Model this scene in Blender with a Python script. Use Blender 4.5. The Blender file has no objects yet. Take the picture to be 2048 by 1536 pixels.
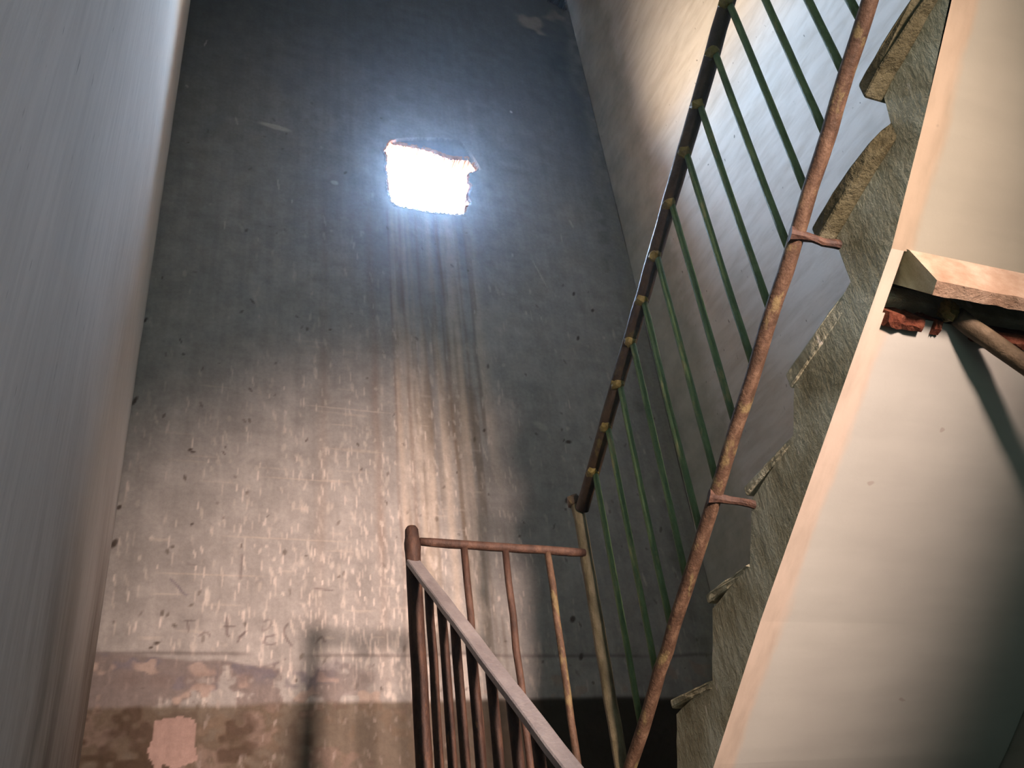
import bpy, bmesh, math, random
import numpy as np
from mathutils import Vector, Matrix

random.seed(7)
rng = np.random.default_rng(11)
scene = bpy.context.scene
COL = scene.collection

# ------------------------------------------------------------------ helpers
def link(o, parent=None):
    COL.objects.link(o)
    if parent is not None:
        o.parent = parent
        o.matrix_parent_inverse = parent.matrix_basis.inverted()
    return o

def obj(name, bm, mat, parent=None, smooth=False):
    me = bpy.data.meshes.new(name)
    bmesh.ops.recalc_face_normals(bm, faces=bm.faces[:])
    bm.to_mesh(me); bm.free()
    for m in (mat if isinstance(mat, (list, tuple)) else [mat]):
        me.materials.append(m)
    if smooth:
        for p in me.polygons: p.use_smooth = True
    return link(bpy.data.objects.new(name, me), parent)

def thing(name, loc, label, cat, group=None):
    o = bpy.data.objects.new(name, None)
    o.location = loc
    o.empty_display_size = .1
    COL.objects.link(o)
    bpy.context.view_layer.update()
    o['label'] = label; o['category'] = cat
    if group: o['group'] = group
    return o

def struct(o, label=None, cat=None):
    o['kind'] = 'structure'
    if label: o['label'] = label
    if cat: o['category'] = cat
    return o

def box(bm, x0, x1, y0, y1, z0, z1, mi=0):
    v = [bm.verts.new((x, y, z)) for z in (z0, z1) for y in (y0, y1) for x in (x0, x1)]
    for f in ((0,1,3,2),(4,6,7,5),(0,4,5,1),(2,3,7,6),(0,2,6,4),(1,5,7,3)):
        bm.faces.new([v[i] for i in f]).material_index = mi
    return v

def tube(bm, pts, rad, n=14, jit=0.0, caps=True):
    """round bar along a polyline; rad number or list"""
    pts = [Vector(p) for p in pts]
    rad = rad if isinstance(rad, (list, tuple)) else [rad]*len(pts)
    rings = []
    ref = None
    for i, p in enumerate(pts):
        if i == 0: d = pts[1]-pts[0]
        elif i == len(pts)-1: d = pts[-1]-pts[-2]
        else: d = (pts[i+1]-pts[i]).normalized() + (pts[i]-pts[i-1]).normalized()
        d.normalize()
        if ref is None:
            ref = d.orthogonal().normalized()
        u = (ref - d*ref.dot(d)).normalized(); ref = u
        w = d.cross(u)
        r = rad[i]
        rings.append([bm.verts.new(p + (u*math.cos(a)+w*math.sin(a))*r*(1+random.uniform(-jit, jit)))
                      for a in [2*math.pi*k/n for k in range(n)]])
    for a, b in zip(rings[:-1], rings[1:]):
        for k in range(n):
            bm.faces.new((a[k], a[(k+1) % n], b[(k+1) % n], b[k]))
    if caps:
        bm.faces.new(rings[0][::-1]); bm.faces.new(rings[-1])

def line(a, b, n, wob=0.0):
    a, b = Vector(a), Vector(b)
    out = []
    for i in range(n+1):
        p = a.lerp(b, i/n)
        if 0 < i < n and wob:
            p += Vector((random.uniform(-wob, wob), random.uniform(-wob, wob), random.uniform(-wob, wob)))
        out.append(p)
    return out

def prism(bm, prof, x0, x1, mi=0):
    """closed (y,z) profile swept along x"""
    a = [bm.verts.new((x0, y, z)) for y, z in prof]
    b = [bm.verts.new((x1, y, z)) for y, z in prof]
    n = len(prof)
    bm.faces.new(a).material_index = mi
    bm.faces.new(b[::-1]).material_index = mi
    for i in range(n):
        bm.faces.new((a[i], b[i], b[(i+1) % n], a[(i+1) % n])).material_index = mi

def lump(bm, c, r, sub=2, jit=.2, sc=(1,1,1)):
    res = bmesh.ops.create_icosphere(bm, subdivisions=sub, radius=1.0)
    for v in res['verts']:
        k = r*(1+random.uniform(-jit, jit))
        v.co = Vector((v.co.x*k*sc[0]+c[0], v.co.y*k*sc[1]+c[1], v.co.z*k*sc[2]+c[2]))

def bevel(o, w, seg=2):
    m = o.modifiers.new('bevel', 'BEVEL'); m.width = w; m.segments = seg
    m.limit_method = 'ANGLE'; m.angle_limit = math.radians(35)

# ------------------------------------------------------------------ materials
class NT:
    def __init__(self, name, rough=.85, spec=.25):
        self.m = bpy.data.materials.new(name); self.m.use_nodes = True
        self.t = self.m.node_tree; self.b = self.t.nodes['Principled BSDF']
        self.b.inputs['Roughness'].default_value = rough
        self.b.inputs['Specular IOR Level'].default_value = spec
        self.co = self.t.nodes.new('ShaderNodeTexCoord').outputs['Object']
    def n(self, kind, **kw):
        nd = self.t.nodes.new(kind)
        for k, v in kw.items(): setattr(nd, k, v)
        return nd
    def l(self, a, b): self.t.links.new(a, b)
    def map(self, scale=(1,1,1), rot=(0,0,0), loc=(0,0,0)):
        nd = self.n('ShaderNodeMapping')
        nd.inputs['Scale'].default_value = scale; nd.inputs['Rotation'].default_value = rot
        nd.inputs['Location'].default_value = loc
        self.l(self.co, nd.inputs['Vector']); return nd.outputs[0]
    def noise(self, scale=5, detail=5, rough=.6, vec=None, dist=0):
        nd = self.n('ShaderNodeTexNoise')
        nd.inputs['Scale'].default_value = scale; nd.inputs['Detail'].default_value = detail
        nd.inputs['Roughness'].default_value = rough; nd.inputs['Distortion'].default_value = dist
        self.l(vec if vec is not None else self.co, nd.inputs['Vector'])
        return nd.outputs['Fac']
    def ramp(self, fac, stops):
        nd = self.n('ShaderNodeValToRGB'); e = nd.color_ramp.elements
        while len(e) < len(stops): e.new(.5)
        for i, (p, c) in enumerate(stops):
            e[i].position = p
            e[i].color = (c, c, c, 1) if isinstance(c, (int, float)) else (*c, 1)
        self.l(fac, nd.inputs['Fac']); return nd.outputs['Color']
    def mix(self, fac, a, b, mode='MIX'):
        nd = self.n('ShaderNodeMix', data_type='RGBA', blend_type=mode)
        for s, v in ((nd.inputs[0], fac), (nd.inputs[6], a), (nd.inputs[7], b)):
            if isinstance(v, (int, float)): s.default_value = v
            elif isinstance(v, tuple): s.default_value = (*v, 1)
            else: self.l(v, s)
        return nd.outputs[2]
    def math(self, op, a, b=0.0, c=0.0):
        nd = self.n('ShaderNodeMath', operation=op)
        for s, v in zip(nd.inputs, (a, b, c)):
            if isinstance(v, (int, float)): s.default_value = v
            else: self.l(v, s)
        return nd.outputs[0]
    def sep(self):
        nd = self.n('ShaderNodeSeparateXYZ'); self.l(self.co, nd.inputs[0]); return nd.outputs
    def mapr(self, v, a, b, c=0.0, d=1.0):
        nd = self.n('ShaderNodeMapRange'); nd.interpolation_type = 'SMOOTHSTEP'
        self.l(v, nd.inputs[0])
        for i, x in enumerate((a, b, c, d)): nd.inputs[i+1].default_value = x
        return nd.outputs[0]
    def done(self, col, bump=None, strength=.3, dist=.004):
        self.l(col, self.b.inputs['Base Color'])
        if bump is not None:
            nd = self.n('ShaderNodeBump'); nd.inputs['Strength'].default_value = strength
            nd.inputs['Distance'].default_value = dist
            self.l(bump, nd.inputs['Height']); self.l(nd.outputs[0], self.b.inputs['Normal'])
        return self.m

def m_backwall():
    t = NT('stained_cement_render', .9, .15)
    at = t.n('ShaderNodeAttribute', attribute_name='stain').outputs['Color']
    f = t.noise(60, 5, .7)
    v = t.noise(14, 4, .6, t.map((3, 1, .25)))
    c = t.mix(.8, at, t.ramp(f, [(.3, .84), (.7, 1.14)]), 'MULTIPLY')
    c = t.mix(.5, c, t.ramp(v, [(.3, .88), (.7, 1.1)]), 'MULTIPLY')
    return t.done(c, t.math('ADD', f, v), .22, .004)

def m_leftwall():
    t = NT('grey_plaster', .85, .2)
    big = t.noise(1.6, 5, .6)
    st = t.noise(10, 5, .65, t.map((1, 6, .5)))
    fine = t.noise(45, 4, .7, t.map((1, 2, .35)))
    c = t.ramp(big, [(.3, (.64, .62, .59)), (.55, (.73, .71, .68)), (.75, (.79, .77, .74))])
    c = t.mix(.45, c, t.ramp(st, [(.25, .72), (.6, 1.08)]), 'MULTIPLY')
    sc = t.noise(30, 2, .5, t.map((1, 3.2, .22), loc=(3, 1, 0)))
    c = t.mix(t.ramp(sc, [(.69, 0.0), (.74, .55)]), c, (.72, .69, .63))
    dk = t.noise(40, 2, .5, t.map((1, 2.5, .5), loc=(0, 7, 2)))
    c = t.mix(t.ramp(dk, [(.70, 0.0), (.76, .6)]), c, (.16, .15, .14))
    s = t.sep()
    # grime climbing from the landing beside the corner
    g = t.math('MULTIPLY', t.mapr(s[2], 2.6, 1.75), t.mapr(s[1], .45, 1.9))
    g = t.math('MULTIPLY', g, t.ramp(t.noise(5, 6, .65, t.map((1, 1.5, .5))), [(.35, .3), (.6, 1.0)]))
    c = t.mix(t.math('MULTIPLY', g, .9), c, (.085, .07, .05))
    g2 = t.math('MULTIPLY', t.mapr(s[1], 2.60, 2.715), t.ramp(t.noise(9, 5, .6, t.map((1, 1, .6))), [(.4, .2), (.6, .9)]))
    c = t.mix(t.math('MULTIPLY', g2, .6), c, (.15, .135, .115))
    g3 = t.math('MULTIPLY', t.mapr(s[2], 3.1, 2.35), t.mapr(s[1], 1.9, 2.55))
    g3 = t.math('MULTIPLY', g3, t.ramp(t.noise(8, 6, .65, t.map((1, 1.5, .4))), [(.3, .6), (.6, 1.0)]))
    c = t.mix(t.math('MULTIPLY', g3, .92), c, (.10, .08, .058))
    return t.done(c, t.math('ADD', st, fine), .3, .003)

def m_rightwall():
    t = NT('white_limewash', .85, .2)
    big = t.noise(2.2, 5, .6)
    diag = t.noise(7, 5, .6, t.map((1, .8, 3.2), rot=(math.radians(-58), 0, 0)), .4)
    fine = t.noise(55, 4, .7)
    c = t.ramp(big, [(.3, (.60, .595, .57)), (.6, (.72, .715, .69))])
    c = t.mix(.55, c, t.ramp(diag, [(.28, (.66, .63, .58)), (.6, (1.05, 1.05, 1.05))]), 'MULTIPLY')
    dk = t.noise(24, 2, .5, t.map((1, 2.2, 1), loc=(0, 3, 5)))
    c = t.mix(t.ramp(dk, [(.72, 0.0), (.77, .75)]), c, (.10, .10, .09))
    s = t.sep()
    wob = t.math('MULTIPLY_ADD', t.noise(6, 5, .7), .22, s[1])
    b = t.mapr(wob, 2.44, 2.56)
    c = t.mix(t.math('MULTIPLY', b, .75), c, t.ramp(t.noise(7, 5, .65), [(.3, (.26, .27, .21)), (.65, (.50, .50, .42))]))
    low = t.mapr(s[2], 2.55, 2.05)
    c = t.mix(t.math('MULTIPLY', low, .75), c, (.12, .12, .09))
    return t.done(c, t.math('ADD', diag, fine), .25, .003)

def m_side():
    t = NT('greenish_lime_coat', .9, .15)
    big = t.noise(7, 6, .65, t.map((1, 1, .8)))
    st = t.noise(16, 5, .65, t.map((1, 2.4, .55), rot=(math.radians(-14), 0, 0)))
    fine = t.noise(70, 4, .7)
    c = t.ramp(big, [(.28, (.23, .22, .14)), (.45, (.40, .405, .30)), (.60, (.50, .54, .44)), (.75, (.58, .61, .52))])
    c = t.mix(.6, c, t.ramp(st, [(.28, (.62, .58, .48)), (.6, (1.1, 1.1, 1.08))]), 'MULTIPLY')
    sp = t.noise(26, 2, .5, t.map((1, 2.2, .8), loc=(2, 4, 1)))
    c = t.mix(t.ramp(sp, [(.70, 0.0), (.75, .8)]), c, (.70, .69, .60))
    return t.done(c, t.math('ADD', st, fine), .55, .008)

def m_soffit(k=1.0, name='cream_plaster'):
    t = NT(name, .85, .2)
    big = t.noise(2.5, 5, .6)
    fine = t.noise(60, 4, .7)
    st = t.noise(5, 5, .6, t.map((.5, 3, 3)))
    c = t.ramp(big, [(.3, (.345, .368, .342)), (.65, (.39, .418, .388))])
    c = t.mix(.35, c, t.ramp(st, [(.3, .82), (.6, 1.05)]), 'MULTIPLY')
    s = t.sep()
    e = t.math('MULTIPLY_ADD', t.noise(9, 5, .65, t.map((1, .5, .5))), .055, s[0])
    rim = t.mapr(e, 1.222, 1.196)
    c = t.mix(t.math('MULTIPLY', rim, .6), c, t.ramp(t.noise(11, 5, .6, t.map((2, .6, .6))), [(.3, (.34, .265, .19)), (.6, (.50, .40, .31))]))
    dk = t.noise(20, 2, .5)
    c = t.mix(t.ramp(dk, [(.745, 0.0), (.775, .6)]), c, (.25, .23, .20))
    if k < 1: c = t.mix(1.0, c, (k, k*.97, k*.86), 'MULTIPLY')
    return t.done(c, t.math('ADD', big, t.math('MULTIPLY', fine, .3)), .2, .004)

def m_tread():
    t = NT('worn_concrete_tread', .9, .15)
    n = t.noise(9, 6, .65); f = t.noise(60, 4, .7)
    c = t.ramp(n, [(.3, (.06, .055, .028)), (.5, (.10, .098, .058)), (.7, (.17, .175, .12))])
    return t.done(c, t.math('ADD', n, f), .6, .008)

def m_lip():
    t = NT('brownish_plaster_lip', .9, .15)
    n = t.noise(18, 6, .65, t.map((.6, 1, 1))); f = t.noise(80, 4, .7)
    c = t.ramp(n, [(.3, (.20, .135, .09)), (.5, (.29, .22, .16)), (.7, (.40, .34, .265))])
    return t.done(c, t.math('ADD', n, f), .6, .006)

def m_brick():
    t = NT('broken_red_brick', .95, .1)
    n = t.noise(40, 6, .7)
    c = t.ramp(n, [(.3, (.035, .012, .008)), (.5, (.115, .038, .022)), (.72, (.20, .095, .06))])
    return t.done(c, n, .9, .01)

def m_metal(name, stops, fleck=None, scale=26, rough=.6, stretch=(1, 1, .4), metallic=0.0, fleck_at=.58):
    t = NT(name, rough, .35)
    t.b.inputs['Metallic'].default_value = metallic
    n = t.noise(scale, 6, .7, t.map(stretch)); f = t.noise(130, 3, .6)
    c = t.ramp(n, stops)
    if fleck:
        k = t.noise(scale*.8, 5, .65, t.map(stretch, loc=(4, 2, 9)))
        c = t.mix(t.ramp(k, [(fleck_at, 0.0), (fleck_at+.09, .65)]), c, fleck)
    return t.done(c, t.math('ADD', n, f), .6, .003)

def m_plain(name, lo, hi, scale=12, rough=.9):
    t = NT(name, rough, .15)
    n = t.noise(scale, 5, .65)
    return t.done(t.ramp(n, [(.3, lo), (.7, hi)]), n, .4, .005)

BACK, LEFT, RIGHT, SIDE, SOFFIT, TREAD, LIP, BRICK = (m_backwall(), m_leftwall(), m_rightwall(), m_side(),
                                                      m_soffit(), m_tread(), m_lip(), m_brick())
SOFFIT_DIM = m_soffit(.62, 'dimmed_cream_plaster')  # upper soffit's dimness put into a darker copy of the plaster
REVEAL = m_plain('broken_brick_reveal', (.40, .22, .15), (.62, .48, .40), 20)
CONCRETE = m_plain('grey_concrete', (.20, .19, .17), (.34, .33, .30))
CEIL = m_plain('sooty_ceiling', (.18, .18, .17), (.28, .28, .26), 4)
CAVE = m_plain('dark_cavity', (.02, .018, .012), (.06, .055, .04), 30)  # near-black lining: the shade inside the cavities is put into the colour
GREEN = m_metal('chipped_green_paint', [(.3, (.045, .085, .038)), (.5, (.088, .155, .066)), (.7, (.16, .235, .11))],
                (.27, .25, .12), 55, .5, (1, 1, .25), fleck_at=.58)
DARKRAIL = m_metal('blackened_handrail_paint', [(.3, (.016, .012, .008)), (.5, (.045, .032, .018)), (.7, (.09, .065, .035))],
                   (.14, .13, .04), 22, .5, (1, .5, .5), fleck_at=.62)
RUST = m_metal('rusty_brown_rail', [(.3, (.034, .022, .013)), (.5, (.082, .049, .030)), (.7, (.165, .110, .070))],
               (.20, .17, .075), 48, .7, (1, .4, .4), fleck_at=.57)
RUSTPOST = m_metal('rusty_post', [(.3, (.032, .018, .012)), (.5, (.066, .037, .026)), (.7, (.12, .07, .046))],
                   (.20, .12, .07), 46, .65, (1, 1, .3), fleck_at=.66)
SHADEPOST = m_metal('shaded_rusty_bar', [(.3, (.018, .010, .008)), (.5, (.048, .026, .018)), (.7, (.10, .055, .035))],
                   (.20, .10, .045), 46, .65, (1, 1, .3), fleck_at=.62)  # rusty bar colour darkened so the bars look unlit
OLIVEPOST = m_metal('olive_brown_post', [(.3, (.05, .04, .022)), (.5, (.13, .12, .07)), (.7, (.25, .22, .15))],
                    (.20, .12, .06), 22, .6, (1, 1, .3))
STEEL = m_metal('worn_grey_steel', [(.3, (.20, .19, .195)), (.55, (.32, .31, .315)), (.75, (.42, .41, .41))],
                (.62, .56, .52), 14, .42, (1, .35, .35), .25, .70)
YELLOW = m_metal('yellowed_weld', [(.3, (.06, .048, .014)), (.6, (.20, .165, .045))], None, 60, .6)
PIPE = m_metal('weathered_pipe', [(.3, (.035, .028, .016)), (.5, (.085, .066, .04)), (.7, (.17, .135, .09))],
               (.03, .024, .014), 40, .7, (.3, 1, .3))

# ------------------------------------------------------------------ sizes (metres)
XL, XR, YB = -.122, 1.96, 2.72          # left wall, right wall, back wall
YF, ZC, T = -2.7, 6.95, .20             # front, ceiling, wall thickness
ZL = 1.75                               # landing floor
CAMZ = 1.6

# ------------------------------------------------------------------ back wall with the knocked-out opening
def vnoise(nz, nx, cz, cx):
    gz, gx = int(nz/cz)+3, int(nx/cx)+3
    g = rng.random((gz, gx))
    z = np.arange(nz)/cz; x = np.arange(nx)/cx
    z0 = z.astype(int); x0 = x.astype(int)
    fz = (z-z0)[:, None]; fx = (x-x0)[None, :]
    fz = fz*fz*(3-2*fz); fx = fx*fx*(3-2*fx)
    a = g[np.ix_(z0, x0)]; b = g[np.ix_(z0, x0+1)]; c = g[np.ix_(z0+1, x0)]; d = g[np.ix_(z0+1, x0+1)]
    return (a*(1-fx)+b*fx)*(1-fz)+(c*(1-fx)+d*fx)*fz

def sst(v, a, b):
    t = np.clip((v-a)/(b-a), 0, 1); return t*t*(3-2*t)

def inpoly(px, pz, poly):
    ins = np.zeros(px.shape, bool); n = len(poly)
    for i in range(n):
        x1, z1 = poly[i]; x2, z2 = poly[(i+1) % n]
        if z1 == z2: continue
        cond = ((z1 > pz) != (z2 > pz)) & (px < (x2-x1)*(pz-z1)/(z2-z1)+x1)
        ins ^= cond
    return ins

HOLE = [(.824,4.463),(.931,4.461),(1.075,4.470),(1.133,4.484),(1.15,4.537),(1.166,4.560),(1.156,4.585),(1.160,4.617),(1.180,4.668),(1.166,4.690),
        (1.173,4.749),(1.200,4.786),(1.224,4.796),(1.211,4.834),(1.194,4.866),(1.175,4.857),(1.104,4.843),(1.065,4.852),(1.029,4.860),(.971,4.870),
        (.901,4.866),(.855,4.864),(.809,4.854),(.794,4.827),(.782,4.796),(.795,4.766),(.79,4.696),(.793,4.604),(.797,4.523),(.805,4.482)]
CHIP = [(.80,4.85),(.84,4.885),(.90,4.91),(.96,4.93),(1.03,4.952),(1.10,4.965),(1.15,4.968),(1.19,4.93),(1.215,4.875),(1.245,4.80),(1.20,4.76),(1.0,4.80)]
BREAK = [(1.99-.13,6.52),(1.93-.10,6.40),(1.955-.08,6.385),(1.90,6.36),(1.93,6.35),(1.955,6.37),(1.955,6.52)]

def back_wall():
    H = .005
    xs = np.arange(XL, XR+H*.5, H); zs = np.arange(1.9, 6.6, H)
    nx, nz = len(xs), len(zs)
    X, Z = np.meshgrid(xs, zs)
    # ---- albedo of the render: dirt, drips, flecks, some painted shade
    n1 = vnoise(nz, nx, 130, 130); n2 = vnoise(nz, nx, 40, 36); n3 = vnoise(nz, nx, 9, 9)
    vs = vnoise(nz, nx, 150, 6); vs2 = vnoise(nz, nx, 60, 3); hs = vnoise(nz, nx, 4, 60)
    base = .352+.07*(n1-.5)+.035*(n2-.5)+.03*(n3-.5)+.04*(vs-.5)+.03*(vs2-.5)+.025*(hs-.5)
    A = base[..., None]*np.array([.965, .965, .93])
    def blend(mask, col, k=1.0):
        m = np.clip(mask*k, 0, 1)[..., None]
        A[:] = A*(1-m)+np.array(col)*m
    # upper wall's shade put into the colour, darkening with height
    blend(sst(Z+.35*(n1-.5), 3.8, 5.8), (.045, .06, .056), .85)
    # rain runs below the opening
    runs = sst(Z, 2.25, 2.6)*(1-sst(Z, 4.35, 4.5))
    inr = sst(X, .77, .80)*(1-sst(X, 1.13, 1.19))
    blend(runs*inr*sst(vs, .45, .8), (.52, .47, .40), .65)
    blend(runs*inr*sst(1-vs2, .55, .85), (.19, .165, .13), .5)
    for x0, w, c, k in ((.792,.012,(.55,.48,.40),.6),(.83,.008,(.24,.19,.15),.6),(.862,.01,(.52,.47,.40),.5),(.905,.007,(.2,.17,.13),.5),
                        (.955,.014,(.55,.5,.43),.5),(1.0,.008,(.22,.17,.12),.6),(1.045,.012,(.54,.48,.4),.5),(1.08,.008,(.2,.17,.13),.5),
                        (.70,.016,(.26,.20,.16),.45),(.505,.02,(.27,.22,.18),.3),(.775,.005,(.2,.15,.12),.5)):
        wob = x0+.012*(vnoise(nz, 2, 60, 2)[:, :1]-.5)
        blend(np.exp(-((X-wob)/w)**2)*runs*(.4+.9*n2), c, k)
    # flecks of paint and scratches
    def fleck(cx, cz, w, h, col, k, tilt=0.0):
        r = int(max(w, h)/H)+2
        ix, iz = int((cx-xs[0])/H), int((cz-zs[0])/H)
        a, b, c, d = max(iz-r, 0), min(iz+r+1, nz), max(ix-r, 0), min(ix+r+1, nx)
        if a >= b or c >= d: return
        dx = X[a:b, c:d]-cx; dz = Z[a:b, c:d]-cz
        dx = dx-tilt*dz
        m = np.clip(1.5-((dx/w)**2+(dz/h)**2)*1.2, 0, 1)[..., None]*k
        A[a:b, c:d] = A[a:b, c:d]*(1-m)+np.array(col)*m
    for _ in range(620):
        cx = rng.uniform(-.1, 1.93); cz = 2.2+abs(rng.normal(0, .95))
        if rng.random() < .45: cx = float(np.clip(rng.normal(.75, .3), -.1, 1.9))
        b = rng.uniform(.46, .66)
        fleck(cx, cz, rng.uniform(.003, .008), rng.uniform(.008, .034), (b, b*.95, b*.87), rng.uniform(.2, .6), rng.uniform(-.3, .2))
    for _ in range(900):
        cx = float(np.clip(rng.normal(.68, .38), -.1, 1.9)); cz = 2.33+abs(rng.normal(0, .62)); b = rng.uniform(.52, .74)
        fleck(cx, cz, .0032, rng.uniform(.008, .026), (b, b*.93, b*.86), rng.uniform(.2, .65), rng.uniform(-.15, .06))
    for _ in range(170):
        fleck(rng.uniform(-.1, 1.9), 2.2+abs(rng.normal(0, 1.2)), rng.uniform(.003, .007), rng.uniform(.004, .014), (.09, .075, .06), rng.uniform(.4, .8), rng.uniform(-.6, .6))
    for _ in range(45):
        fleck(rng.uniform(0, 1.1), rng.uniform(2.5, 3.7), rng.uniform(.02, .07), rng.uniform(.003, .005), (.50, .46, .41), rng.uniform(.2, .45), 0)
    for cx, cz, w, h in ((.073,3.152,.009,.011),(.082,3.144,.012,.006),(1.118,3.335,.008,.011),(.10,2.885,.006,.008),(.035,2.508,.014,.006),(.02,2.495,.009,.007),
                         (-.116,2.93,.010,.014),(-.115,2.81,.014,.024),(-.115,3.32,.01,.03),(-.118,3.66,.008,.02),(1.37,2.60,.016,.02),(1.38,2.47,.012,.02),
                         (1.42,3.06,.01,.02),(1.47,3.32,.02,.012),(1.62,4.10,.01,.02),(1.70,4.02,.012,.016),(1.60,3.85,.01,.02)):
        fleck(cx, cz, w*.7, h*.7, (.06, .045, .035), .9, .3)
    fleck(.29, 4.80, .07, .018, (.48, .47, .42), .7, -1.5)
    fleck(.55, 4.52, .018, .014, (.50, .50, .46), .8)
    fleck(1.36, 3.38, .03, .02, (.44, .44, .40), .7, -.8)
    fleck(1.47, 4.18, .004, .09, (.46, .46, .42), .8, -.35)
    fleck(.60, 3.37, .16, .004, (.50, .46, .42), .6, 0)
    # long pale scratch arcs
    for cx, cz, w, h, tl in ((.62,3.20,.12,.006,0),(.45,3.07,.14,.004,0),(.40,2.85,.2,.004,0),(.17,2.72,.16,.003,0)):
        fleck(cx, cz, w, h, (.46, .42, .37), .5, tl)
    # faint pencil scrawl above the dado line
    def stroke(pts, w=.0042, k=.5, col=(.12, .10, .10)):
        for (x1, z1), (x2, z2) in zip(pts[:-1], pts[1:]):
            n = max(2, int(math.hypot(x2-x1, z2-z1)/.003))
            for i in range(n): fleck(x1+(x2-x1)*i/n, z1+(z2-z1)*i/n, w, w, col, k*.6)
    def pz(u, v):   # picture-frame position of a mark taken onto the wall's own x, z
        x = .122+(u-380)*(.395/270.)+(v-1260)*.00019; z = 2.547-(v-1260)*.00142+(u-380)*.0000142
        return (x, z)
    def S(pts, **kw): stroke([pz(*p) for p in pts], **kw)
    S([(371,1240),(392,1240)]); S([(376,1241),(377,1265)], k=.55)
    S([(397,1272),(408,1264),(416,1268),(417,1276)])
    S([(453,1233),(452,1252),(450,1268),(456,1275)], k=.75); S([(446,1252),(470,1252)], k=.6)
    S([(470,1285),(478,1272),(488,1263),(482,1270),(470,1276)], k=.6)
    S([(525,1242),(536,1237),(543,1243),(532,1258),(520,1262),(524,1250)], k=.35)
    S([(545,1271),(528,1274),(521,1287),(533,1292),(548,1288)], k=.55)
    S([(574,1246),(565,1258),(565,1272),(572,1287),(578,1296)], k=.65)
    S([(626,1290),(634,1280),(642,1274),(647,1288)], k=.5)
    S([(348,1150),(360,1165),(370,1180),(376,1186),(381,1182)], k=.55, col=(.13,.12,.15)); S([(494,1090),(490,1120),(486,1148)], k=.5)
    S([(640,1165),(680,1170)], k=.45); S([(380,1115),(400,1118)], k=.3)
    # dado band: patchy lilac-grey grime under a broken dark line, brown below
    top = 2.475+.012*(n2-.5)
    ln = np.exp(-((Z-top)/.006)**2)*sst(n2+.5*sst(X, .3, .5), .45, .8)
    blend(ln, (.10, .085, .08), .6)
    n4 = vnoise(nz, nx, 14, 22); n5 = vnoise(nz, nx, 4, 5); n6 = vnoise(nz, nx, 2, 2)
    rag = .5*n4+.33*n5+.17*n6
    band = sst(top-.035*sst(X, -.1, .3)*sst(n4, .2, .8)-Z, -.006, .008)
    pat = sst(rag+.26*(1-sst(X, .0, .7)), .50, .66)
    blend(band*pat*(1-sst(X, .5, .72)*.85), (.155, .132, .125), .8)
    blend(band*sst(vnoise(nz, nx, 10, 16)*.6+n5*.4, .58, .7)*(1-sst(X, .45, .62)), (.15, .145, .17), .7)
    blend(band*sst(vnoise(nz, nx, 9, 14)*.6+n5*.4, .62, .72), (.40, .33, .28), .7)
    blend(band*sst(rag, .46, .6)*np.exp(-((X-.36)/.17)**2)*sst(Z, 2.37, 2.42), (.13, .13, .155), .8)
    dirt = sst(2.335+.012*(n2-.5)-Z, -.006, .014)
    blend(dirt, (.095, .075, .05), .84)
    blend(dirt*sst(rag, .5, .68), (.19, .15, .13), .6)
    blend(dirt*sst(vnoise(nz, nx, 16, 20)*.6+n5*.4, .52, .7)*(1-sst(X, .2, .6)*.6), (.05, .034, .022), .75)
    blend(dirt*sst(X, .8, 1.1), (.022, .02, .014), .8)  # painted shade blackens the right end of the dirt band
    blend(np.exp(-((Z-2.405)/.03)**2)*sst(X, -.13, 0)*(1-sst(X, .5, .9))*sst(n3, .3, .7), (.14, .11, .10), .5)
    for _ in range(70):
        b = rng.uniform(.22, .34)
        fleck(rng.uniform(.15, .95), rng.uniform(2.14, 2.34), rng.uniform(.003, .006), rng.uniform(.006, .02), (b, b*.9, b*.82), rng.uniform(.2, .5), rng.uniform(-.35, .35))
    # pale filler patch near the foot of the wall
    P = [pz(*p) for p in ((306,1440),(330,1436),(360,1434),(380,1438),(382,1462),(378,1490),(380,1517),(362,1521),(346,1526),(336,1540),(332,1522),(318,1520),(312,1540),(302,1530),(294,1492),(304,1472))]
    m = inpoly(X+.006*(n3-.5), Z+.006*(n3-.5), P)
    A[m] = np.array([.29, .215, .19])*(.9+.25*n2[m][:, None])
    # flaked pale render high in the right corner
    d1 = sst(np.sin(X*9+3)*.03+6.33+.1*n2+.25*(n1-.5)-6.30, 0, .1)
    fl = sst(n2*.6+n3*.35+.6*np.exp(-((X-1.70)/.12)**2-((Z-6.12)/.14)**2)+.5*np.exp(-((X-1.86)/.10)**2-((Z-6.25)/.12)**2), .72, .95)
    blend(fl*sst(Z, 5.85, 6.0)*sst(X, 1.45, 1.6), (.34, .31, .23), .8)
    blend(sst(Z, 5.6, 5.8)*(1-sst(Z, 5.86, 5.98))*sst(X, 1.55, 1.8)*n2, (.05, .07, .06), .8)
    # worn corner beside the right wall
    blend(sst(X+.06*(n2-.5), 1.86, 1.92)*(.4+.6*n3), (.30, .30, .24), .6)
    blend(np.exp(-((X-1.85-.05*(n2-.5))/.05)**2)*sst(n3, .3, .8), (.10, .11, .085), .5)
    # plaster broken away above the opening, showing reddish brick at its edge
    ch = inpoly(X+.012*(n3-.5), Z+.012*(n3-.5), CHIP)
    A[ch] = A[ch]*.55+np.array([.03, .03, .04])
    near = inpoly(X, Z-.022, HOLE) | inpoly(X-.014, Z-.008, HOLE) | inpoly(X+.008, Z, HOLE)
    A[near & (rag > .40)] = (.36, .17, .11)
    # blackened plaster lip round the opening
    A[:] = np.clip(A*(.92+.16*n3)[..., None], .012, .8)

    keep = np.ones((nz-1, nx-1), bool)
    cx = X[:-1, :-1]+H/2; cz = Z[:-1, :-1]+H/2
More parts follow.
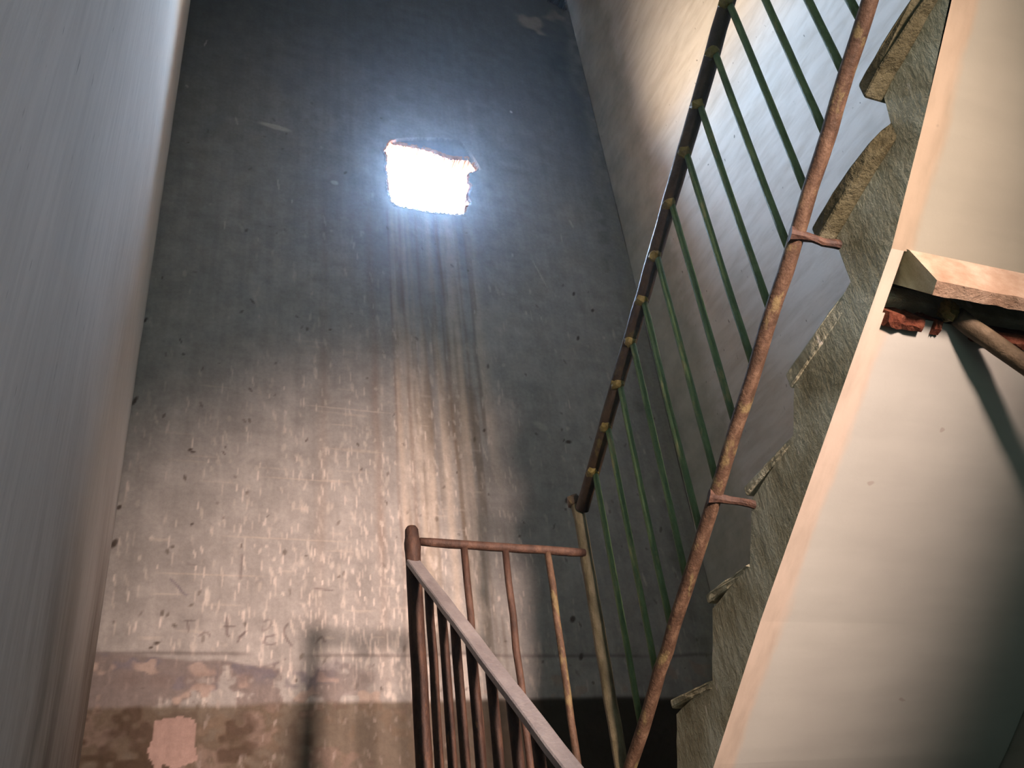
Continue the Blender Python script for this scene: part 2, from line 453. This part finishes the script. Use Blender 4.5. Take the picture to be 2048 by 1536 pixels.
    jx = .006*(vnoise(nz-1, nx-1, 3, 3)-.5); jz = .006*(vnoise(nz-1, nx-1, 3, 3)-.5)
    keep &= ~inpoly(cx+jx, cz+jz, HOLE)
    brk = inpoly(cx+jx*3, cz+jz*3, BREAK)
    keep &= ~brk
    idx = np.arange(nz*nx).reshape(nz, nx)
    q = np.stack([idx[:-1, :-1], idx[:-1, 1:], idx[1:, 1:], idx[1:, :-1]], -1)[keep]     # facing the room (-Y)
    Yg = np.full_like(X, YB)+.004*(n2-.5)+.002*(n3-.5)
    # plaster thins and dips at the broken rim of the opening
    rim = np.zeros_like(X, bool); rim[:-1, :-1] |= ~keep
    for _ in range(2):
        rim[1:, :] |= rim[:-1, :]; rim[:, 1:] |= rim[:, :-1]; rim[:-1, :] |= rim[1:, :]; rim[:, :-1] |= rim[:, 1:]
    Yg += np.where(rim, rng.uniform(.0, .012, X.shape), 0)
    Yg += np.where(inpoly(X, Z, CHIP), .012, 0)
    V = np.stack([X, Yg, Z], -1).reshape(-1, 3)
    # boundary edges -> reveal
    e = np.concatenate([q[:, [0, 1]], q[:, [1, 2]], q[:, [2, 3]], q[:, [3, 0]]])
    key = np.sort(e, 1); kk = key[:, 0].astype(np.int64)*(nz*nx)+key[:, 1]
    u, inv, cnt = np.unique(kk, return_inverse=True, return_counts=True)
    be = e[cnt[inv] == 1]
    vx = V[:, 0]; vz = V[:, 2]
    eps = H*.6
    inner = (np.abs(vx[be]-xs[0]) > eps).all(1) & (np.abs(vx[be]-xs[-1]) > eps).all(1) & (np.abs(vz[be]-zs[0]) > eps).all(1) & (np.abs(vz[be]-zs[-1]) > eps).all(1)
    ex = be[inner]
    ids = np.unique(ex); rem = {int(i): len(V)+k for k, i in enumerate(ids)}
    isbreak = V[ids][:, 2] > 6
    # ease the stair-stepped rim into a ragged but continuous outline
    nb = {int(i): [] for i in ids}
    for a, b in ex: nb[int(a)].append(int(b)); nb[int(b)].append(int(a))
    for it in range(3):
        new = {i: (V[i]*.4+.6*np.mean([V[j] for j in js], 0)) for i, js in nb.items()}
        for i, v in new.items(): V[i, 0], V[i, 2] = v[0], v[2]
    V2 = V[ids].copy(); V2[:, 1] = np.where(isbreak, YB+.13, YB+T)
    jit = rng.uniform(-.0025, .0025, (len(ids), 2)); V2[:, 0] += jit[:, 0]; V2[:, 2] += jit[:, 1]
    rq = np.array([[a, rem[int(a)], rem[int(b)], b] for a, b in ex])
    # outer skin (four boxes' worth of quads round the opening) and a dark back to the small break
    nV = len(V)+len(V2)
    o = []
    of = []
    def quad(pts):
        of.append([nV+len(o)+i for i in range(4)]); o.extend(pts)
    y2 = YB+T
    x0, x1, z0, z1 = XL-T, XR+T, -.1, ZC+.2
    hx0, hx1, hz0, hz1 = .779, 1.212, 4.466, 4.860
    for a, b, c, d in ((x0, hx0, z0, z1), (hx1, x1, z0, z1), (hx0, hx1, z0, hz0), (hx0, hx1, hz1, z1)):
        quad([(b, y2, c), (a, y2, c), (a, y2, d), (b, y2, d)])
    quad([(XL, YB, z0), (XR, YB, z0), (XR, YB, zs[0]), (XL, YB, zs[0])])
    quad([(XL, YB, zs[-1]), (XR, YB, zs[-1]), (XR, YB, z1), (XL, YB, z1)])
    quad([(1.72, YB+.13, 6.28), (1.97, YB+.13, 6.28), (1.97, YB+.13, 6.6), (1.72, YB+.13, 6.6)])
    for xa in (XL, XR): quad([(xa, YB-.001, z0), (xa, y2, z0), (xa, y2, z1), (xa, YB-.001, z1)])
    VV = np.concatenate([V, V2, np.array(o, float)])
    F = np.concatenate([q, rq, np.array(of)]).astype(np.int32)
    me = bpy.data.meshes.new('wall_back')
    me.vertices.add(len(VV)); me.vertices.foreach_set('co', VV.ravel().astype(np.float32))
    me.loops.add(F.size); me.loops.foreach_set('vertex_index', F.ravel())
    me.polygons.add(len(F)); me.polygons.foreach_set('loop_start', np.arange(0, F.size, 4, dtype=np.int32))
    mi = np.zeros(len(F), np.int32); mi[len(q):len(q)+len(rq)] = 1
    brkq = VV[rq[:, 0]][:, 2] > 6
    mi[len(q):len(q)+len(rq)][brkq] = 2
    mi[len(q)+len(rq)+6] = 2
    me.polygons.foreach_set('material_index', mi)
    me.update(calc_edges=True)
    at = me.attributes.new('stain', 'FLOAT_COLOR', 'POINT')
    cc = np.full((len(VV), 4), .25, np.float32); cc[:, 3] = 1
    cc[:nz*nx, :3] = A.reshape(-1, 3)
    cc[len(V)+len(V2):, :3] = (.22, .21, .19)
    at.data.foreach_set('color', cc.ravel())
    for m in (BACK, REVEAL, CAVE): me.materials.append(m)
    me.validate()
    return struct(link(bpy.data.objects.new('wall_back', me)))

back_wall()

# ------------------------------------------------------------------ side walls, floors, ceiling
def slab(name, x0, x1, y0, y1, z0, z1, mat):
    bm = bmesh.new(); box(bm, x0, x1, y0, y1, z0, z1)
    return struct(obj(name, bm, mat))
def plaster_wall(name, xin, xout, mat):
    """thick wall whose room face is a fine, slightly wavy grid"""
    bm = bmesh.new()
    ny, nz = 60, 80
    y0, y1, z0, z1 = YF-T, YB+T, -.1, ZC+.2
    g = []
    for i in range(nz+1):
        row = []
        for j in range(ny+1):
            y = y0+(y1-y0)*j/ny; z = z0+(z1-z0)*i/nz
            w = (.0042+.0022*math.sin(y*5.1+z*2.3)+.0018*math.sin(z*4.7-y*3.1))*(1 if xout > xin else -1)
            row.append(bm.verts.new((xin+(w if y < YB-.1 else 0), y, z)))
        g.append(row)
    for i in range(nz):
        for j in range(ny): bm.faces.new((g[i][j], g[i][j+1], g[i+1][j+1], g[i+1][j]))
    o = [bm.verts.new((xout, y, z)) for y, z in ((y0, z0), (y1, z0), (y1, z1), (y0, z1))]
    bm.faces.new(o)
    bm.faces.new([r for r in g[0]]+[o[1], o[0]]); bm.faces.new([r for r in g[-1]]+[o[2], o[3]])
    bm.faces.new([g[i][0] for i in range(nz+1)]+[o[3], o[0]]); bm.faces.new([g[i][-1] for i in range(nz+1)]+[o[2], o[1]])
    return struct(obj(name, bm, mat, smooth=False))
plaster_wall('wall_left', XL, XL-T, LEFT)
plaster_wall('wall_right', XR, XR+T, RIGHT)
slab('wall_front', XL-.01, XR+.01, YF-T, YF, -.1, ZC+.2, CEIL)
slab('ceiling', XL-.01, XR+.01, YF-.01, YB+.01, ZC, ZC+.2, CEIL)
slab('lamp_blocker', 1.20, XR+.01, -1.32, -1.20, -.01, 3.22, CEIL)  # added unseen panel that cuts the lamp's light on the right
slab('floor', XL-.01, XR+.01, YF-.01, YB+.01, -.15, 0, CONCRETE)
slab('floor_landing', XL-.005, XR+.005, 2.0, YB+.005, ZL-.18, ZL, CONCRETE)
slab('floor_upper', XL-.005, XR+.005, YF-.005, .06, 3.21, 3.39, CONCRETE)

# ------------------------------------------------------------------ lower flight (below the frame, carries the left railing)
NS, RUN, RIS = 9, .224, ZL/9
lf = thing('lower_stair_flight', (.23, 2.0, 0), 'plain concrete stair flight climbing from the floor to the landing along the left wall', 'stairs')
bm = bmesh.new()
prof = [(2.0, 1.56), (2.0, ZL-RIS)]
for k in range(1, NS):
    y1 = 2.0-RUN*k; z = ZL-RIS*k
    prof.append((y1, z)); prof.append((y1, z-RIS))
prof.append((2.0-RUN*(NS-1)+.26, 0.0))
obj('flight_body', bm_ := bmesh.new(), CONCRETE, lf) if False else None
prism(bm, prof, XL+.002, .64)
obj('flight_body', bm, CONCRETE, lf)
def tread_z(y):
    if y >= 2.0: return ZL
    k = int((2.0-y)/RUN)+1
    return max(0.0, ZL-RIS*k)

# ------------------------------------------------------------------ upper flight on the right
uf = thing('upper_stair_flight', (1.53, 2.0, ZL), 'concrete stair flight rising along the right wall with green-grey saw-tooth side and cream underside', 'stairs')
NOSE = [(1.815,2.082),(1.587,2.243),(1.366,2.392),(1.149,2.532),(.930,2.716),(.714,2.869),(.500,3.045),(.285,3.215)]
BASE = [(1.635,2.072),(1.412,2.243),(1.182,2.412),(.921,2.584),(.713,2.778),(.497,2.935),(.282,3.10),(.075,3.30)]
XS = 1.13
# saw-tooth: landing -> first hidden step -> measured steps
saw = [(2.21, 1.57), (2.21, ZL-.02), (2.05, ZL-.02), (2.035, 1.905), (1.86, 1.905)]
for (ny, nz_), (by, bz) in zip(NOSE, BASE):
    saw.append((ny-.012, nz_-.035)); saw.append((by, bz))
saw += [(.06, 3.36), (.06, 3.21)]
# soffit in section, from the upper floor down to the landing; O is the point where the lip sits
O = Vector((.85, 2.547)); DN = Vector((.806, -.592)); NO = Vector((-.592, -.806))
def SP(s, h): return (O.x+DN.x*s+NO.x*h, O.y+DN.y*s+NO.y*h)
UP = (.19, 3.21)
def section(top, bot): pass
S_CT, S_CB = -.042, .070                # cavity edges on the soffit
XA = 1.158                              # left end of the cavity
p_up = SP(S_CT, 0); p_lo = SP(S_CB, 0)
low_end = (2.21, 1.57)
def soff(y): return 2.44-.735*(y-.996)
bm = bmesh.new()
soff_pts = [UP, (.447, 2.935), (.664, 2.716), p_up, p_lo, (1.223, soff(1.223)+.003), (1.429, soff(1.429)+.006), (1.698, 1.918), (1.96, 1.735), low_end]
loop = soff_pts[::-1] + saw[::-1][:-1]
# side faces
def vy(x, p): return bm.verts.new((x, p[0], p[1]))
def dens(loop):
    out = []
    n = len(loop)
    for i in range(n):
        a, b = loop[i], loop[(i+1) % n]
        L = math.hypot(b[0]-a[0], b[1]-a[1]); m = max(1, int(L/.03))
        for k in range(m):
            j = 0 if k == 0 else .0022
            out.append((a[0]+(b[0]-a[0])*k/m+random.uniform(-j, j), a[1]+(b[1]-a[1])*k/m+random.uniform(-j, j)))
    return out
nso = len(soff_pts)
sawd = dens(saw[::-1])                  # dense saw-tooth outline, upper floor -> landing
sawd = [p for p in dens([*saw[::-1]])]
# keep only the open chain (drop the closing run)
chain = []
sr = saw[::-1]
for a, b in zip(sr[:-1], sr[1:]):
    L = math.hypot(b[0]-a[0], b[1]-a[1]); m = max(1, int(L/.03))
    for k in range(m):
        j = 0 if k == 0 else .0022
        chain.append((a[0]+(b[0]-a[0])*k/m+random.uniform(-j, j), a[1]+(b[1]-a[1])*k/m+random.uniform(-j, j)))
chain.append(sr[-1])
X2 = XR-.003
lc = [vy(XS, p) for p in chain]; rc = [vy(X2, p) for p in chain]
for i in range(len(chain)-1):
    bm.faces.new((lc[i], rc[i], rc[i+1], lc[i+1])).material_index = 0
ls = [vy(XS, p) for p in soff_pts[1:-1]]; rs = [vy(X2, p) for p in soff_pts[1:-1]]
LSo = [vy(XS, UP)]+ls; RSo = [vy(X2, UP)]+rs
bm.faces.new(lc+ls[::-1]+[LSo[0]]).material_index = 0
bm.faces.new(([v for v in rc]+rs[::-1]+[RSo[0]])[::-1]).material_index = 0
LSo.append(lc[-1]); RSo.append(rc[-1])
bm.faces.new((lc[0], LSo[0], RSo[0], rc[0])).material_index = 0
for i in range(len(LSo)-1):
    if i == 3:                          # the strip that holds the cavity
        a0, a1 = vy(XA, p_up), vy(XA, p_lo)
        bm.faces.new((LSo[i], a0, a1, LSo[i+1])).material_index = 1
        D = -.085
        c0, c1 = vy(XA+.06, SP(S_CT+.005, D)), vy(XA+.06, SP(S_CB, D))
        d0, d1 = vy(X2, SP(S_CT+.005, D)), vy(X2, SP(S_CB, D))
        bm.faces.new((a0, c0, c1, a1)).material_index = 0
        bm.faces.new((c0, d0, d1, c1)).material_index = 2
        bm.faces.new((a0, RSo[i], d0, c0)).material_index = 2
        bm.faces.new((a1, c1, d1, RSo[i+1])).material_index = 2
    else:
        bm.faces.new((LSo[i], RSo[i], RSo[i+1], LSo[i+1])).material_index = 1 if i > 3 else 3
body = obj('flight_body', bm, [SIDE, SOFFIT, CAVE, SOFFIT_DIM], uf)
# tread slabs with a lip that overhangs the well
for i, ((ny, nz_), (by, bz)) in enumerate(zip(NOSE, BASE)):
    ov = .003 if i < 4 else .036
    th = .020 if i < 3 else .036
    bm = bmesh.new()
    x0 = XS-ov
    y1, y0 = ny, by-.008
    nseg = 9
    prof = []
    top = [(y1+(y0-y1)*k/nseg, nz_+(bz+.004-nz_)*k/nseg+random.uniform(-.0015, .001)) for k in range(nseg+1)]
    bot = [(y0+(y1-y0)*k/nseg, bz+.004+(nz_-bz-.004)*k/nseg-th+random.uniform(-.0015, .0015)) for k in range(nseg+1)]
    prof = top+bot
    # jagged well-side edge
    a = [bm.verts.new((XS+.004-(ov+.004)*math.sin(math.pi/2*min(1, max(0, (y-y0)/(y1-y0))*1.25))**.6+random.uniform(-.001, .001), y, z)) for y, z in prof]
    b = [bm.verts.new((X2, y, z)) for y, z in prof]
    n = len(prof)
    bm.faces.new(a); bm.faces.new(b[::-1])
    for k in range(n): bm.faces.new((a[k], b[k], b[(k+1) % n], a[(k+1) % n]))
    o = obj('tread', bm, SIDE if i < 4 else TREAD, uf)
    bevel(o, .005, 2)
# first hidden step
bm = bmesh.new(); box(bm, XS-.01, X2, 1.80, 2.05, 1.885, 1.912)
bevel(obj('tread', bm, TREAD, uf), .005)

# plaster lip over the cavity
bm = bmesh.new()
def lipsec(x, dx):
    return [bm.verts.new((x+d, *SP(s, h))) for (s, h, d) in ((S_CT-.004, -.01, 0), (S_CT-.004, .004, .004*dx), (-.008, .062, .030*dx), (.016, .058, .036*dx), (.022, -.05, .034*dx))]
secs = []
N = 26
for i in range(N+1):
    x = 1.160+(X2-1.160)*i/N
    s = lipsec(x, 1.0 if i == 0 else max(0, 1-i/2.0)*.3)
    for v in s[2:4]:
        v.co.y += random.uniform(-.0018, .0018); v.co.z += random.uniform(-.0018, .0018)
    secs.append(s)
for a, b in zip(secs[:-1], secs[1:]):
    for k in range(5): bm.faces.new((a[k], a[(k+1) % 5], b[(k+1) % 5], b[k]))
bm.faces.new(secs[0]).material_index = 1; bm.faces.new(secs[-1][::-1])
lp = obj('plaster_lip', bm, [LIP, SIDE], uf); lp['label'] = 'brownish plaster lip over a broken slot'
# broken brick course along the lower edge of the slot
bm = bmesh.new()
x = 1.164
for L, gap, sc in ((.085, .028, 1.0), (.018, .075, .55), (.20, .006, 1.0), (.19, .006, .95), (.18, 0, 1.0)):
    xe = min(x+L, X2)
    sec = []
    m = 6
    for i in range(m+1):
        xx = x+(xe-x)*i/m
        r = [(.066, -.075), (.067, .010*sc), (.082, .014*sc), (.093, .008*sc), (.093, -.004)]
        sec.append([bm.verts.new((xx, *SP(s+random.uniform(-.002, .002), h+random.uniform(-.003, .003)))) for s, h in r])
    for a, b in zip(sec[:-1], sec[1:]):
        for k in range(5): bm.faces.new((a[k], a[(k+1) % 5], b[(k+1) % 5], b[k]))
    bm.faces.new(sec[0]); bm.faces.new(sec[-1][::-1])
    x = xe+gap
bc = obj('brick_course', bm, BRICK, uf); bc['label'] = 'broken red brick edge'

# pipe sticking out of the slot
pb = Vector((1.318, *SP(.052, .006))); pd = Vector((.149, .017, -.085)).normalized()
pt = thing('protruding_pipe', pb, 'weathered brown pipe jutting out of the broken slot under the right-hand stair flight', 'pipe')
bm = bmesh.new(); tube(bm, line(pb, pb+pd*.48, 14, .0012), .0175, 18, .03)
obj('pipe_shaft', bm, PIPE, pt, True)
bm = bmesh.new()
lump(bm, pb+Vector((-.016, .0, .008)), .019, 3, .14, (.8, 1, 1.1))
o = obj('pipe_collar', bm, YELLOW, pt); o['label'] = 'crumbling yellow-brown collar'

# ------------------------------------------------------------------ railing of the upper flight
RX = 1.06
ur = thing('upper_stair_railing', (RX, 1.96, ZL), 'sloping railing with thin green balusters beside the upper flight on the right', 'railing', None)
def hand(y): return 2.626-.687*(y-1.946)
def lowr(y): return 1.963-.739*(y-1.931)
bm = bmesh.new()
hp = line((RX, 1.950, hand(1.950)), (RX, .10, hand(.10)), 40, .0012)
tube(bm, hp, .0185, 16, .025)
o = obj('handrail', bm, DARKRAIL, ur, True); o['label'] = 'dark flaking handrail'
bm = bmesh.new()
tube(bm, line((RX, 1.975, lowr(1.975)), (RX, .10, lowr(.10)), 44, .0015), .0150, 14, .04)
o = obj('bottom_rail', bm, RUST, ur, True); o['label'] = 'rusty red-brown bottom rail'
bm = bmesh.new()
tube(bm, [(RX-.004, 1.962, ZL-.005)]+line((RX-.004, 1.962, ZL+.02), (RX-.004, 1.962, 2.60), 14, .0008)+[(RX-.006, 1.968, 2.655)], .0165, 14, .02)
obj('newel_post', bm, OLIVEPOST, ur, True)
bm = bmesh.new(); lump(bm, (RX-.008, 1.97, 2.655), .021, 2, .12, (1, 1, 1.1))
o = obj('newel_cap', bm, DARKRAIL, ur); 
BY = [.30,.385,.465,.548,.631,.705,.791,.879,.966,1.063,1.153,1.254,1.359,1.454,1.544,1.64,1.739,1.847]
for y in BY:
    z1, z0 = hand(y)-.012, lowr(y)+.006
    bm = bmesh.new()
    wx = random.uniform(-.004, .004); wy = random.uniform(-.004, .004)
    mid = Vector((RX+wx*.4, y+wy*.6, (z0+z1)/2))
    a, b = Vector((RX, y, z0)), Vector((RX+.001, y, z1))
    pts = [a]+[a.lerp(b, k/8)+(mid-a.lerp(b, .5))*math.sin(math.pi*k/8) for k in range(1, 8)]+[b]
    tube(bm, pts, .0078, 10, .05)
    bo = obj('baluster', bm, GREEN, ur, True)
    bm = bmesh.new(); lump(bm, (RX-.004, y+.004, z1+.001), .0165, 2, .16, (1, 1.25, .95))
    w = obj('weld_bead', bm, YELLOW, bo); w['label'] = 'yellowish weld blob'
# flat lugs that tie the bottom rail to the steps
for (y, z) in ((.932, 2.694), (1.372, 2.372)):
    bm = bmesh.new()
    p = Vector((RX-.016, y+.004, lowr(y+.004)-.002))
    tube(bm, line(p, (XS+.012, y-.022, z-.03), 5, .002), [.016, .010, .008, .008, .009, .010], 10, .12)
    obj('anchor_lug', bm, SHADEPOST, ur)

# ------------------------------------------------------------------ railing across the landing edge
LXp, LY = .583, 1.955
lr = thing('landing_railing', (.80, LY, ZL), 'short rusty guard rail with three upright bars across the stairwell at the landing edge', 'railing')
bm = bmesh.new()
tube(bm, line((.601, LY-.004, 2.506), (1.047, LY-.004, 2.497), 12, .0012), [.0095]+[.0115]*11+[.010], 12, .05)
obj('top_rail', bm, RUSTPOST, lr, True)
for x in (.714, .824, .940):
    bm = bmesh.new()
    tube(bm, line((x, LY-.004, ZL-.005), (x, LY-.004, 2.492), 9, .0018), .0088, 10, .04)
    obj('baluster', bm, RUSTPOST if x < .9 else RUST, lr, True)

# ------------------------------------------------------------------ railing of the lower flight
dl = thing('lower_stair_railing', (LXp, 1.95, ZL), 'descending railing with grey steel handrail on dark rusty bars at the bottom of the view', 'railing')
bm = bmesh.new()
tube(bm, [(LXp, LY, ZL-.005)]+line((LXp, LY, ZL+.02), (LXp, LY, 2.46), 14, .0008)+[(LXp, LY, 2.478), (LXp, LY, 2.49), (LXp, LY, 2.505), (LXp, LY, 2.52), (LXp, LY, 2.538), (LXp, LY, 2.546)],
     [.0185]*16+[.0195, .0205, .0200, .0175, .0168, .012], 16, .02)
obj('newel_post', bm, SHADEPOST, dl, True)
def lhand(y): return 2.440-.858*(y-1.942)*-1*-1
def lhand(y): return 2.440+.858*(y-1.942)
# flat bar with rounded edges
bm = bmesh.new()
w, h = .0165, .0075
a, b = Vector((LXp-.002, 1.950, lhand(1.950)+.004)), Vector((LXp-.002, .10, lhand(.10)+.004))
d = (b-a).normalized(); side = Vector((1, 0, 0)); up = side.cross(d); up = -up if up.z < 0 else up
rings = []
for k in range(31):
    p = a.lerp(b, k/30)+Vector((random.uniform(-.001, .001), 0, random.uniform(-.001, .001)))
    rings.append([bm.verts.new(p+side*(w*cx)+up*(h*cz)) for cx, cz in ((-1,-.7),(-.85,-1),(.85,-1),(1,-.7),(1,.7),(.85,1),(-.85,1),(-1,.7))])
for r, s in zip(rings[:-1], rings[1:]):
    for k in range(8): bm.faces.new((r[k], r[(k+1) % 8], s[(k+1) % 8], s[k]))
bm.faces.new(rings[0][::-1]); bm.faces.new(rings[-1])
o = obj('handrail', bm, STEEL, dl); o['label'] = 'worn grey steel handrail'
y = 1.846
for y in (1.846, 1.765, 1.686, 1.604, 1.513, 1.428, 1.340, 1.255, 1.170, 1.085, 1.0, .915):
    bm = bmesh.new()
    tube(bm, line((LXp, y, tread_z(y)-.005), (LXp, y, lhand(y)), 9, .0012), .0098, 12, .03)
    obj('baluster', bm, SHADEPOST, dl, True)

# ------------------------------------------------------------------ light
world = bpy.data.worlds.new('sky'); scene.world = world; world.use_nodes = True
wt = world.node_tree
bg = wt.nodes['Background']
tc = wt.nodes.new('ShaderNodeTexCoord'); sp = wt.nodes.new('ShaderNodeSeparateXYZ'); rp = wt.nodes.new('ShaderNodeValToRGB')
wt.links.new(tc.outputs['Generated'], sp.inputs[0])
mr = wt.nodes.new('ShaderNodeMapRange'); mr.inputs[1].default_value = -1; mr.inputs[2].default_value = 1
wt.links.new(sp.outputs[2], mr.inputs[0]); wt.links.new(mr.outputs[0], rp.inputs[0])
e = rp.color_ramp.elements
e[0].position = .0; e[0].color = (.62, .46, .32, 1)
e[1].position = 1.0; e[1].color = (.50, .69, 1.0, 1)
k = e.new(.49); k.color = (.78, .60, .43, 1)
k = e.new(.56); k.color = (.62, .79, 1.0, 1)
wt.links.new(rp.outputs[0], bg.inputs[0])
bg.inputs[1].default_value = 290.0

# daylight is let in only by the opening: a sampling portal fills it
pl = bpy.data.lights.new('window_portal', 'AREA'); pl.shape = 'RECTANGLE'; pl.size = .47; pl.size_y = .43
pl.cycles.is_portal = True
po = bpy.data.objects.new('window_portal', pl); COL.objects.link(po)
po.location = (.995, YB+T+.01, 4.667); po.rotation_euler = (math.radians(-90), 0, 0)

# lamp behind the viewer on the lower level
sl = bpy.data.lights.new('work_lamp', 'SPOT')
sl.energy = 1780; sl.color = (1.0, .70, .59); sl.spot_size = math.radians(34.5); sl.spot_blend = 1.0; sl.shadow_soft_size = .20
so = bpy.data.objects.new('work_lamp', sl); COL.objects.link(so)
LP = Vector((1.10, -1.95, 2.40)); so.location = LP
so.rotation_euler = (LP+Vector((-.030, 1.0, -.012))-LP).to_track_quat('-Z', 'Y').to_euler()

# added soft fill in front of the solid front wall behind the viewer
dl_ = bpy.data.lights.new('front_fill', 'AREA'); dl_.shape = 'RECTANGLE'; dl_.size = .8; dl_.size_y = 2.2
dl_.energy = 6; dl_.color = (.58, 1.0, .84)
do_ = bpy.data.objects.new('front_fill', dl_); COL.objects.link(do_)
do_.location = (.32, YF+.02, 1.6); do_.rotation_euler = (math.radians(90), 0, 0)

# added fill beside the solid right wall, behind the viewer
rl = bpy.data.lights.new('right_fill', 'AREA'); rl.shape = 'RECTANGLE'; rl.size = .5; rl.size_y = .7
rl.energy = 3.6; rl.color = (1.0, .86, .95)
ro = bpy.data.objects.new('right_fill', rl); COL.objects.link(ro)
ro.location = (XR-.02, -.9, 2.35); ro.rotation_euler = Vector((-1, .25, .05)).to_track_quat('-Z', 'Y').to_euler()

# added greenish fill beside the solid left wall, behind the viewer
wl = bpy.data.lights.new('left_fill', 'AREA'); wl.shape = 'RECTANGLE'; wl.size = .5; wl.size_y = .8
wl.energy = 5; wl.color = (.86, 1.0, .84)
wo = bpy.data.objects.new('left_fill', wl); COL.objects.link(wo)
wo.location = (XL+.015, -.75, 2.45); wo.rotation_euler = Vector((1, .15, 0)).to_track_quat('-Z', 'Y').to_euler()

# ------------------------------------------------------------------ haze added for the glow round the opening (its skin lies inside the walls)
bm = bmesh.new(); box(bm, XL-.1, XR+.1, YF-.1, YB+.1, -.08, ZC+.1)
hm = bpy.data.materials.new('glow_haze_volume'); hm.use_nodes = True
nt = hm.node_tree; nt.nodes.clear()
oo = nt.nodes.new('ShaderNodeOutputMaterial'); vv = nt.nodes.new('ShaderNodeVolumeScatter')
vv.inputs['Density'].default_value = .0105; vv.inputs['Anisotropy'].default_value = .90; vv.inputs['Color'].default_value = (.72, .85, 1, 1)
nt.links.new(vv.outputs[0], oo.inputs['Volume'])
hz = obj('glow_haze', bm, hm); hz['kind'] = 'stuff'; hz['label'] = 'faint bluish haze added for the glow round the opening'; hz['category'] = 'haze'

# ------------------------------------------------------------------ camera
yaw, pit, rol = .43371, .58073, -.13285
cy_, sy_ = math.cos(yaw), math.sin(yaw); cp, sp_ = math.cos(pit), math.sin(pit); cr, sr_ = math.cos(rol), math.sin(rol)
fwd = Vector((sy_*cp, cy_*cp, sp_)); right = Vector((cy_, -sy_, 0)); up = right.cross(fwd)
r2 = right*cr+up*sr_; u2 = right*-sr_+up*cr
cd = bpy.data.cameras.new('camera'); cam = bpy.data.objects.new('camera', cd); COL.objects.link(cam)
M = Matrix((r2, u2, -fwd)).transposed().to_4x4(); M.translation = Vector((0, 0, CAMZ))
cam.matrix_world = M
cd.sensor_width = 36; cd.lens = 1789.575*36/2048; cd.clip_start = .01
scene.camera = cam

vs = scene.view_settings
vs.view_transform = 'Standard'; vs.look = 'None'; vs.gamma = 1; vs.exposure = 0.0; vs.use_curve_mapping = False
